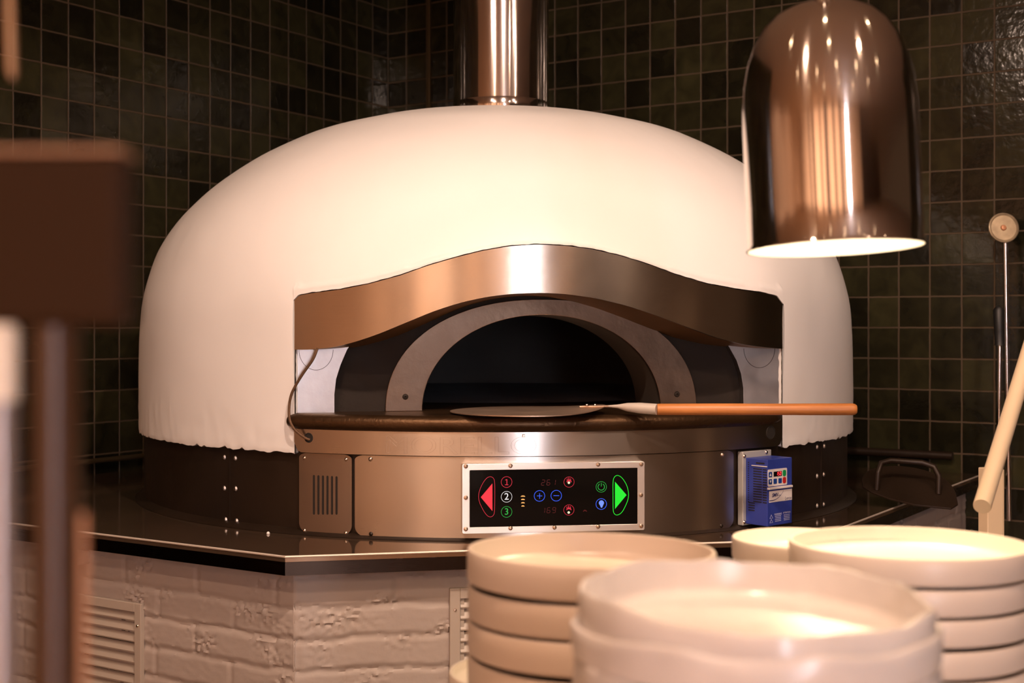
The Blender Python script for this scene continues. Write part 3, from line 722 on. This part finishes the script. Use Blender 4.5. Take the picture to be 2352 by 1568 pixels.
# ---------------------------------------------------------------- blue motor drive
tb_, _ = on_cyl(1700, 1140, .993); bt = tb_+.047
Bn = Vector((math.sin(math.radians(41)), -math.cos(math.radians(41)), 0)); Bx = Vector((math.cos(math.radians(41)), math.sin(math.radians(41)), 0))
p0 = cyl(on_cyl(1697, 1140, 1.0)[0], 0, 1.0)
DRv = Frame(p0, Bx, Bn)
dv = thing('motor_drive', 'blue boxed motor drive with keypad fixed to the right of the oven front', 'motor drive', DRv.p(.05, WT+.003, 0))
z0 = WT+.006; z1 = EYE-.283
MB().box(DRv, 0, .104, z0+.002, z1, -.004, .012).build('mounting_plate', M['grey'], dv, bev=.002)
D0 = .012; sW0 = .006
a0 = .010; a1 = .100; dd = .074
hs = MB(); hz1 = z1-.014
hs.box(DRv, a0, a1, z0+.006, hz1, D0, dd); hs.box(DRv, a1-.001, a1+.007, z0+.006, hz1-.012, D0, dd-.008)
hs.build('housing', M['blue'], dv, bev=.0015)
SD = Frame(DRv.p(a0, 0, 0), Bn, -Bx)   # left flank, x runs outwards
FT = Frame(DRv.p(0, 0, dd), Bx, Bn)
def zpy(py, y=3.06): return EYE-(py-HZ)/F*y
for i in range(14):
    z = zpy(1071+5.7*i, 3.1); 
    MB().box(SD, .034, .058, z-.0012, z+.0012, -.001, .0005).box(SD, .061, .0725, z-.0014, z+.001, -.001, .0005).build('vent_slot', M['dark'], dv)
for i in range(4):
    z = zpy(1149+5.6*i, 3.1); MB().box(SD, .020, .038, z-.0011, z+.0011, -.001, .0005).build('vent_slot', M['dark'], dv)
tk = MB()
for i in range(19): z = zpy(1056+4.9*i, 3.12); tk.box(SD, .0185, .0215, z-.0011, z+.0011, -.001, .0004)
tk.build('vent_row', M['dark'], dv)
z = zpy(1063, 3.1); MB().box(SD, .030, .0735, z-.0018, z, -.001, .002).build('ledge', M['label'], dv); MB().box(SD, .042, .066, z+.004, z+.007, -.001, .0005).build('vent_slot', M['dark'], dv)
MB().box(DRv, a0-.0095, a0-.001, z0+.055, z0+.115, .0122, .0126).build('printed_strip', M['grey'], dv)
# front face: keypad, nameplate, warnings
def fz(py): return zpy(py, 3.03)
kp = MB().prism(FT, rr(a0+.001, a0+.070, fz(1117), fz(1078), .003), -.001, .0012).build('keypad', M['label'], dv)
def key(x, z, w, h, mat, nm, c=.0018): return MB().prism(FT, rr(x-w/2, x+w/2, z-h/2, z+h/2, c), 0, .0022).build(nm, M[mat], kp)
kx = [a0+.0085, a0+.030, a0+.044, a0+.0595]
kz = [fz(1089.5), fz(1106)]
key(kx[0], kz[0], .0115, .0115, 'blueb', 'key'); key(kx[0], kz[1], .0115, .0115, 'blueb', 'key'); key(kx[1]-.004, kz[1], .0115, .0115, 'blueb', 'key'); key(kx[2], kz[1], .0115, .0115, 'blueb', 'key')
lab(key(kx[3], kz[0], .0115, .014, 'green', 'key', .004), 'green key'); lab(key(kx[3], kz[1], .0115, .014, 'red', 'key', .004), 'red key')
MB().prism(FT, [(kx[0]-.003, kz[0]-.003), (kx[0]+.003, kz[0]-.003), (kx[0], kz[0]+.003)], .0022, .0025).build('arrow_mark', M['label'], kp)
MB().prism(FT, [(kx[0]-.003, kz[1]+.003), (kx[0], kz[1]-.003), (kx[0]+.003, kz[1]+.003)], .0022, .0025).build('arrow_mark', M['label'], kp)
MB().box(FT, a0+.021, a0+.050, kz[0]-.0055, kz[0]+.0055, 0, .002).build('display', M['black'], kp)
mb = MB(); segs(mb, FT, '150', a0+.0295, kz[0]-.0035, .0036, .0075, .0028, .0011, .0023, .1); mb.box(FT, a0+.0445-.0006, a0+.0445+.0002, kz[0]-.004, kz[0]-.0032, .002, .0026); lab(mb.build('display_digits', glow('display_red', (1, .03, .04), 2.2), kp), 'glowing red digits')
MB().box(FT, a0, a1-.004, fz(1124), fz(1119), -.001, .006).build('ledge', M['label'], dv, bev=.001)
npl = MB().box(FT, a0+.006, a1-.001, fz(1154), fz(1128), 0, .0006).build('nameplate', M['label'], dv)
nt_ = MB(); text_on(nt_, FT, 'SMV', .0115, a0+.026, fz(1138.5), .0008, bold=.0004, shear=.25); text_on(nt_, FT, 'Lenze', .0105, a1-.015, fz(1149), .0008); text_on(nt_, FT, 'vector', .0042, a0+.042, fz(1139.5), .0008)
P0 = []; P1 = []
for i in range(21):
    t = i/20; x = a0+.006+.052*t; zz = fz(1150)+(.020*t**3); w = .0010*(1-.7*t); P0.append((x, zz+w)); P1.append((x, zz-w))
nt_.band(FT, P0, P1, .0006, .0009); nt_.build('lettering', M['navy'], npl)
wl = MB()
for z in (fz(1187), fz(1197)): wl.band(FT, [(a0+.008, z-.004), (a0+.014, z+.005), (a0+.020, z-.004)], [(a0+.0095, z-.0032), (a0+.014, z+.0032), (a0+.0185, z-.0032)], 0, .0004, True)
text_on(wl, FT, 'WARNING', .0055, a0+.038, fz(1183), .0004, bold=.0003); text_on(wl, FT, 'ATTENTION', .0048, a0+.070, fz(1182), .0004, bold=.0003)
for i in range(4):
    for x in (a0+.038, a0+.070): z = fz(1187+3.8*i); wl.box(FT, x-.011+(.001*(i % 2)), x+.011, z-.0011, z+.0006, 0, .0004)
wl.build('warning_print', M['ink'], dv)
for a, z in ((.0055, z1-.010), (.0055, z0+.010), (.085, z1-.006)): 
    R = Matrix((DRv.x, DRv.z, DRv.n)).transposed(); MB().lathe([(0, .003), (.003, .0025), (.0048, 0)], DRv.p(a, z, .012), 12, R).build('screw', M['screw'], dv, smooth=True)

# ---------------------------------------------------------------- pizza peel on the hearth lip
pe = thing('pizza_peel', 'round steel pizza peel with a wooden handle lying across the oven shelf', 'pizza peel', (.03, 2.985, SH+.001))
bc = Vector((.035, 2.985, SH+.0025)); P = []; n = 64
bl = MB()
for r, h in ((0, 0), (.168, .0005), (.173, .0016), (.173, .0034), (.167, .0024), (0, .0016)):
    P.append([bc+Vector((r*math.cos(2*PI*i/n), r*math.sin(2*PI*i/n), h+.013*max(0, (r*math.cos(2*PI*i/n))/.173)**3)) for i in range(n)])
bl.grid(P, True).build('blade', M['blade'], pe, smooth=True)
hx0 = at(1400, 943, 2.93); HZt = EYE-(939.5-HZ)/F*2.85
a = Vector((.195, 2.955, SH+.017)); b = Vector((.232, 2.935, HZt+.001)); ft = at(1510, 939.8, 2.885); he = at(1968, 939.6, 2.84)
MB().tube([a+Vector((-.045, .01, -.001)), a, b], [.0022, .003, .004], 10).build('tang', M['blade'], pe, smooth=True)
MB().tube([b+Vector((-.02, .008, 0)), b, b+(ft-b)*.25, b+(ft-b)*.55, ft], [.002, .0045, .0095, .0118, .0120], 18).build('ferrule', M['ferrule'], pe, smooth=True)
dh = (he-ft).normalized(); pts = [ft, ft+dh*.002]+[ft+(he-ft)*k/8 for k in range(1, 8)]+[he-dh*.010, he-dh*.004, he]
MB().tube(pts, [.0118, .0124]+[.0125+.0002*math.sin(k*1.3) for k in range(7)]+[.0126, .0115, .0085], 22).build('handle', M['wood'], pe, smooth=True)
for x_ in (-.03, -.012): MB().lathe([(0, .003), (.0035, .002), (.0045, 0)], a+Vector((x_, .004, .003)), 10).build('rivet', M['screw'], pe, smooth=True)

# ---------------------------------------------------------------- oven door lying on the worktop
od = thing('mouth_cover', 'blackened arched oven door with a bent bar handle lying on the worktop', 'oven door', at(2075, 1150, 3.55))
dz = WT+.002
c = at(2080, 1100, 3.62); Cx = Vector((c.x, c.y, 0))
dfr = Frame(Vector((1.025, 3.475, dz+.046)), Vector((.995, -.06, -.06)), Vector((.03, -.42, .9)))
shape = []
for i in range(25): t = PI*i/24; shape.append((-.118*math.cos(t), .118*math.sin(t)**.8-.02))
shape = [(a_, b_) for a_, b_ in shape]+[(.112, -.075), (.09, -.098), (.0, -.092), (-.06, -.07), (-.10, -.045)]
MB().prism(dfr, shape[::-1], 0, .005).build('door_plate', M['iron'], od, bev=.001)
hp = [dfr.p(-.085, -.03, .004), dfr.p(-.085, -.015, .045), dfr.p(-.075, .01, .06), dfr.p(-.05, .02, .064), dfr.p(.03, .02, .064), dfr.p(.06, .01, .06), dfr.p(.07, -.01, .045), dfr.p(.072, -.03, .004)]
MB().tube(hp, .0075, 12).build('handle', M['iron'], od, smooth=True)

# ---------------------------------------------------------------- tools leaning at the right wall
def leaning(px, py0, py1, y, r, px1=None): return at(px, py0, y), at(px1 or px, py1, y+.0)
tl = thing('turning_peel', 'chrome pole with a small round head standing against the right tiles', 'peel', at(2318, 1240, 4.10))
a = at(2305, 523, 4.06); R = Matrix((Vector((1, 0, 0)), Vector((0, .15, 1)).normalized(), Vector((-.1, -1, .12)).normalized())).transposed()
MB().lathe([(0, .002), (.038, .002), (.042, .006), (.0455, .004), (.046, 0), (.044, -.008), (0, -.010)], a, 40, R).build('round_head', plain('round_head_face', (.36, .29, .19), .3, metal=.3, var=.85, vscale=30), tl, smooth=True)
MB().lathe([(0, .007), (.007, .006), (.009, .002)], a+Vector((-.001, -.002, .0)), 16, R).build('hub', M['copper'], tl, smooth=True)
MB().tube([at(2309, 558, 4.07), at(2313, 900, 4.08), at(2318, 1195, 4.10)], .0078, 12).build('pole', M['chrome'], tl, smooth=True)
sc_ = thing('oven_scraper', 'steel rod with a black rubber grip standing beside the chrome pole', 'oven tool', at(2296, 1240, 4.02))
MB().tube([at(2295.5, 706, 4.0), at(2294, 712, 4.0), at(2295, 760, 4.0), at(2296, 788, 4.0), at(2296, 793, 4.0)], [.012, .0165, .0150, .0140, .0165], 18).build('grip', M['blackp'], sc_, smooth=True)
MB().tube([at(2296, 793, 4.0), at(2293, 1080, 4.01), at(2292, 1195, 4.02)], .0072, 12).build('rod', M['chrome'], sc_, smooth=True)
y0 = 2.25
o = MB().tube([at(2255.5, 1163, y0), at(2256.2, 1161, y0+.002), at(2310, 985, 2.42), at(2395, 705, 2.66)], [.0143, .0150, .0152, .0152], 28).build('peel_handle', M['cream'], smooth=True)
tag(o, 'pale cream round pole leaning in from the right edge behind the plates', 'pole')
pw = thing('stand_post', 'pale cream square post standing upright behind the leaning cream pole', 'post', at(2290, 1400, 2.75))
pf = Frame(at(2288, 1075, 2.75)*1.0, (1, .35, 0), (.35, -1, 0)); zz = pf.o.z
MB().box(pf, -.021, .019, .94-zz, 0.0, -.030, 0).build('post', M['cream'], pw, bev=.002)
MB().box(pf, .0185, .0215, .94-zz, -.004, -.028, -.002).build('side_strip', M['cream'], pw)

# crumb of plaster on the worktop
d_ = ray(616, 1226); t_ = (WT-EYE)/d_.z; cpos = Vector((d_.x*t_, t_, WT))
mb = MB(); P = [[cpos+Vector((r*(1+.3*noise.noise(Vector((i, j, 2))))*math.cos(2*PI*i/8), r*math.sin(2*PI*i/8), h)) for i in range(8)] for j, (r, h) in enumerate(((.0001, 0), (.0035, 0), (.0042, .002), (.002, .005), (.0001, .0056)))]
o = mb.grid(P, True).build('plaster_crumb', M['plaster']); tag(o, 'tiny white plaster crumb lying on the dark worktop left of the vent panel', 'crumb')

# ---------------------------------------------------------------- heat lamp
hl = thing('heat_lamp', 'polished chrome bell heat lamp hanging over the plates at upper right', 'heat lamp', at(1918, 571, 1.65))
base = at(1918, 571, 1.65); top = at(1893, 5, 1.663); ax = (top-base).normalized(); Hl = (top-base).length
x_ = Vector((1, 0, 0)); x_ = (x_-ax*x_.dot(ax)).normalized(); y_ = ax.cross(x_); R = Matrix((x_, y_, ax)).transposed()
pr = [(.1072, 0), (.1078, .0012), (.1072, .003), (.1062, .006), (.1060, .05), (.1062, .10), (.1064, .15), (.1060, .175), (.1035, .205), (.0985, .230), (.0900, .254), (.0790, .273), (.065, .288), (.048, .298), (.030, .3035), (.015, .305)]
MB().lathe(pr, base, 96, R).build('shade', M['chrome'], hl, smooth=True)
inn = [(max(.004, r-.0018), h) for r, h in pr[1:]]; inn = [(r, h-.001) for r, h in inn]
MB().lathe(inn, base, 64, R).build('reflector', M['white'], hl, smooth=True)
st0 = base+ax*.300
MB().lathe([(.0145, .300), (.0145, .46), (.0145, 1.2)], base, 28, R).build('stem', M['chrome'], hl, smooth=True)
MB().lathe([(.016, .16), (.017, .20), (.022, .24), (.024, .285), (.024, .300)], base, 28, R).build('lamp_holder', M['blackp'], hl, smooth=True)
bb = MB(); bb.lathe([(.001, .035), (.025, .038), (.044, .050), (.050, .072), (.044, .100), (.028, .135), (.018, .165)], base, 40, R)
bb.build('bulb', glow('lamp_bulb', (1, .80, .55), 14.0), hl, smooth=True)

# ---------------------------------------------------------------- plates
SHZ = .929
pcn = thing('pass_counter', 'steel topped counter the plates stand on, just under the picture', 'counter', (.3, 1.25, 0))
fr0 = Frame((.3, 1.3, 0), (1, 0, 0), (0, -1, 0))
M['passtop'] = plain('pass_top_steel', (.55, .47, .40), .35, metal=.6, var=.1)
MB().box(fr0, -1.1, 1.3, SHZ-.03, SHZ, -.50, .75).build('counter_top', M['passtop'], pcn, bev=.003)
for lx in (-1.05, 1.2):
    for ly in (-.45, .65): MB().box(fr0, lx, lx+.04, 0, SHZ-.03, ly, ly+.04).build('leg', M['passtop'], pcn, bev=.003)
def plate_mesh(name, R_, H, mat, wavy=0, seed=0, wall=.0045, flare=.0):
    n = 96; foot = R_*.93
    prf = [(0.0005, .003), (foot-.012, .003), (foot-.010, 0), (foot-.002, 0), (foot, .0025), (R_-.0025, .0026), (R_-.0006, .0042), (R_, .0065), (R_+flare, H*.6), (R_+flare, H-.002), (R_-.0012+flare, H), (R_-wall+flare, H), (R_-wall-.001+flare, H-.002), (R_-wall-.001, .015), (R_-wall-.006, .0095), (R_-wall-.016, .0085), (.0005, .0075)]
    P = []
    for r, h in prf:
        row = []
        for i in range(n):
            t = 2*PI*i/n; rr_, hh_ = r, h
            if wavy and r > R_*.9:
                k = h/H; v3 = Vector((math.cos(t)*2.2, math.sin(t)*2.2, seed)); v4 = Vector((math.cos(t)*7, math.sin(t)*7, seed+5))
                rr_ += wavy*(.9*noise.noise(v3)+.25*noise.noise(v4))*k; hh_ += wavy*(1.0*noise.noise(v3+Vector((0, 0, 3)))+.28*noise.noise(v4)+.12*noise.noise(v4*3))*k
            row.append(Vector((rr_*math.cos(t), rr_*math.sin(t), hh_)))
        P.append(row)
    m = MB(); m.grid(P, True)
    me = bpy.data.meshes.new(name); me.from_pydata(m.v, [], m.f); bm = bmesh.new(); bm.from_mesh(me); bmesh.ops.recalc_face_normals(bm, faces=bm.faces); bm.to_mesh(me); bm.free()
    me.shade_smooth(); me.materials.append(mat); return me
def put(me, name, loc, rx, ry, rz, label, cat, group):
    o_ = bpy.data.objects.new(name, me); C.objects.link(o_); o_.location = loc; o_.rotation_euler = (rx, ry, rz)
    m = o_.modifiers.new('e', 'EDGE_SPLIT'); m.split_angle = math.radians(50)
    return tag(o_, label, cat, group)
ordn = ['topmost', 'second from the top', 'third from the top', 'fourth from the top', 'fifth from the top', 'sixth from the top']
def stack(x, y, R_, H, pitch, n, mat, desc, where, group, vis, tilt=(0, 0), wavy=0, jit=.0015, meshes=None, flare=0):
    mes = [plate_mesh('plate', R_, H, mat, wavy, 11.7*k+R_*100, flare=flare) for k in range(3 if wavy else 1)]
    for k in range(n):                                   # k = 0 is the top plate
        z = SHZ+.0003+(n-1-k)*pitch
        rs = random.Random(int(R_*1000)+k*17+int(x*100)); dx, dy = (rs.uniform(-jit, jit), rs.uniform(-jit, jit))
        f_ = (1-k/(n-1)) if n > 1 else 1
        l_ = '%s, %s of %s' % (desc, ordn[k], where) if k < vis else '%s, low down in %s' % (desc, where)
        put(mes[k % len(mes)], 'plate', (x+dx, y+dy, z), tilt[0]*f_, tilt[1]*f_, rs.uniform(0, 6), l_, 'plate', group)
stack(.0835, 1.405, .130, .0352, .0357, 7, M['plateA'], 'straight-sided oatmeal plate', 'the left stack', 'plates in the left stack', 4, tilt=(0, -.020))
stack(.439, 1.483, .130, .0300, .0306, 8, M['plateB'], 'straight-sided white plate', 'the right stack', 'plates in the right stack', 6, tilt=(0, -.012))
ZN = SHZ+.0003
mtop = plate_mesh('plate', .1292, .036, M['plateC'], .0050, 3.3)
stack(.178, .996, .1345, .0293, .0298, 9, M['plateC'], 'grey-white wavy-rimmed plate', 'the nearest stack under its smaller top plate', 'plates in the nearest stack', 3, tilt=(.012, .004), wavy=.0060, jit=.0015)
put(mtop, 'plate', (.178, .996, ZN+8*.0298+.0095), .030, .006, .7, 'smaller grey-white wavy-rimmed plate at the very top of the nearest stack', 'plate', None)
stack(.366, 1.70, .085, .0300, .0309, 7, M['plateB'], 'small white plate', 'the brightly lit stack at the back', 'small plates in the back stack', 1)
stack(.0195, 1.70, .100, .0230, .0240, 2, M['plateB'], 'small bright plate', 'the low pile behind the left stack', 'small plates in the low pile', 1)

# ---------------------------------------------------------------- blurred things at the left edge, close to the camera
yb = .47
nb_ = Frame(at(0, 560, yb), (1, 0, 0), (0, -1, 0))
eq = thing('stand', 'blurred dark brown case on a post close to the camera at the left edge', 'stand', at(20, 1700, yb))
def zb(py): return (560-py)/F*yb
def xb(px): return px/F*yb
MB().box(nb_, xb(-320), xb(283), zb(748), zb(352), -.02, 0).build('case', M['brown'], eq, bev=.003)
MB().box(nb_, xb(-320), xb(281), zb(352), zb(340), -.02, 0.001).build('case_top', M['brownt'], eq, bev=.0005)
MB().tube([nb_.p(xb(107), zb(748), -.009), nb_.p(xb(107), zb(1900), -.009)], .0085, 24).build('post', M['brownp'], eq, smooth=True)
o = MB().tube([nb_.p(xb(0), zb(925), .0), nb_.p(xb(0), zb(1900), .0)], .0060, 24)
rd = thing('serving_rod', 'blurred grey rod with a white cap at the far left edge', 'rod', nb_.p(xb(0), zb(1900), .0))
o.build('rod', M['greym'], rd, smooth=True)
MB().tube([nb_.p(xb(0), zb(920), 0), nb_.p(xb(0), zb(760), 0), nb_.p(xb(0), zb(745), 0)], [.0064, .0064, .005], 24).build('cap', M['whitem'], rd, smooth=True)
o = MB().box(nb_, xb(174), xb(185), zb(1900), zb(1182), -.008, -.004).build('metal_strip', M['copper'], bev=.001); tag(o, 'blurred copper coloured strip just right of the brown post', 'strip')
o = MB().tube([at(20, -60, .6), at(22, 20, .6), at(27, 165, .6), at(30, 180, .6)], [.0016, .0019, .0019, .0010], 12).build('hanging_rod', M['brass'], smooth=True); tag(o, 'blurred thin brass rod hanging in the top left corner', 'rod')

# ---------------------------------------------------------------- lights
WARM = (1.0, .645, .445)
def spot(x, y, z, tgt, pw_, deg, blend=.6, rad=.035, col=WARM):
    li = bpy.data.lights.new('downlight_and_fill', 'SPOT'); li.energy = pw_; li.spot_size = math.radians(deg); li.spot_blend = blend; li.shadow_soft_size = rad; li.color = col
    o_ = bpy.data.objects.new('downlight_and_fill', li); C.objects.link(o_); o_.location = (x, y, z); o_.rotation_euler = (Vector(tgt)-Vector((x, y, z))).to_track_quat('-Z', 'Y').to_euler(); return o_
cans = [(-.95, 1.35), (.25, 1.30), (1.35, 1.55), (-.95, .35), (.15, .45), (1.25, .5), (-.9, -.7), (.3, -.6), (1.4, -.5), (-2.0, .0), (2.4, .4), (2.5, -.9), (-.8, -1.7), (.35, -1.65), (1.45, -1.6), (-2.0, -1.3)]
dlm = glow('downlight_face', (1, .72, .45), 70.0); ringm = plain('downlight_ring', (.6, .5, .4), .4)
for i, (x, y) in enumerate(cans):
    t = thing('ceiling_downlight', 'small round recessed ceiling downlight above and behind the view', 'ceiling light', (x, y, ZT-.02), 'downlights in the kitchen ceiling')
    MB().lathe([(.032, -.0195), (.046, -.0195), (.046, 0), (.030, 0), (.030, .0195)], (x, y, ZT-.0005), 24).build('ring', ringm, t, smooth=True)
    MB().lathe([(0.0005, 0), (.030, 0)], (x, y, ZT-.006), 24).build('face', dlm, t)
HOT = (1.0, .715, .56)
spot(-.95, 1.35, ZT-.03, (-.25, 3.2, 1.5), 60, 80, col=HOT)
spot(.25, 1.30, ZT-.03, (.15, 3.2, 1.6), 175, 80, col=HOT)
spot(1.35, 1.55, ZT-.03, (.6, 3.4, 1.5), 45, 80, col=HOT)
spot(-.95, .35, ZT-.03, (-.4, 2.8, .9), 100, 75)
spot(1.25, .5, ZT-.03, (.5, 2.8, .9), 22, 70)
spot(.2, .95, ZT-.03, (.17, 1.0, 1.1), 130, 45)  # added spot filling the nearest plates, stands in for unseen heat lamps
for x, p_ in ((-5.2, 40), (-4.2, 120), (-3.0, 250), (-1.8, 230), (-.6, 190), (.5, 150), (1.7, 40)): spot(x, -1.7, ZT-.03, (x, -3.2, 1.0), p_, 120)  # added wall washers without fixtures, brighten the back wall for metal reflections
spot(2.4, .4, ZT-.03, (1.5, 4.2, 1.4), 85, 55)
for y in (-.8, 1.0): spot(-4.6, y, ZT-.03, (-6, y, 1.2), 45, 120)  # added spots without fixtures, light the far left wall for reflections
for x in (-2.5, -.5, 1.0): spot(x, -1.0, ZT-.03, (x, -1.0, 0), 110, 110)  # added floor spots without fixtures, brighten the floor reflected in the steel
pt = bpy.data.lights.new('heat_bulb', 'SPOT'); pt.energy = 18; pt.color = (1, .74, .45); pt.shadow_soft_size = .03; pt.spot_size = math.radians(150); pt.spot_blend = .4
po = bpy.data.objects.new('heat_bulb', pt); C.objects.link(po); po.location = base+ax*.028; po.rotation_euler = (-ax).to_track_quat('-Z', 'Y').to_euler()
w = bpy.data.worlds.new('w'); bpy.context.scene.world = w; w.use_nodes = True
w.node_tree.nodes['Background'].inputs[0].default_value = (1, .52, .28, 1); w.node_tree.nodes['Background'].inputs[1].default_value = .06

# ---------------------------------------------------------------- camera
cam = bpy.data.cameras.new('camera'); co = bpy.data.objects.new('camera', cam); C.objects.link(co)
co.location = (0, 0, EYE); co.rotation_euler = (PI/2, 0, 0); cam.sensor_width = 36; cam.lens = 36*F/2352; cam.shift_y = -(784-HZ)/2352
cam.clip_start = .02; cam.dof.use_dof = True; cam.dof.focus_distance = 2.98; cam.dof.aperture_fstop = 4.8
bpy.context.scene.camera = co
vs_ = bpy.context.scene.view_settings; vs_.view_transform = 'Standard'; vs_.look = 'None'; vs_.gamma = 1; vs_.use_curve_mapping = False; vs_.exposure = 0
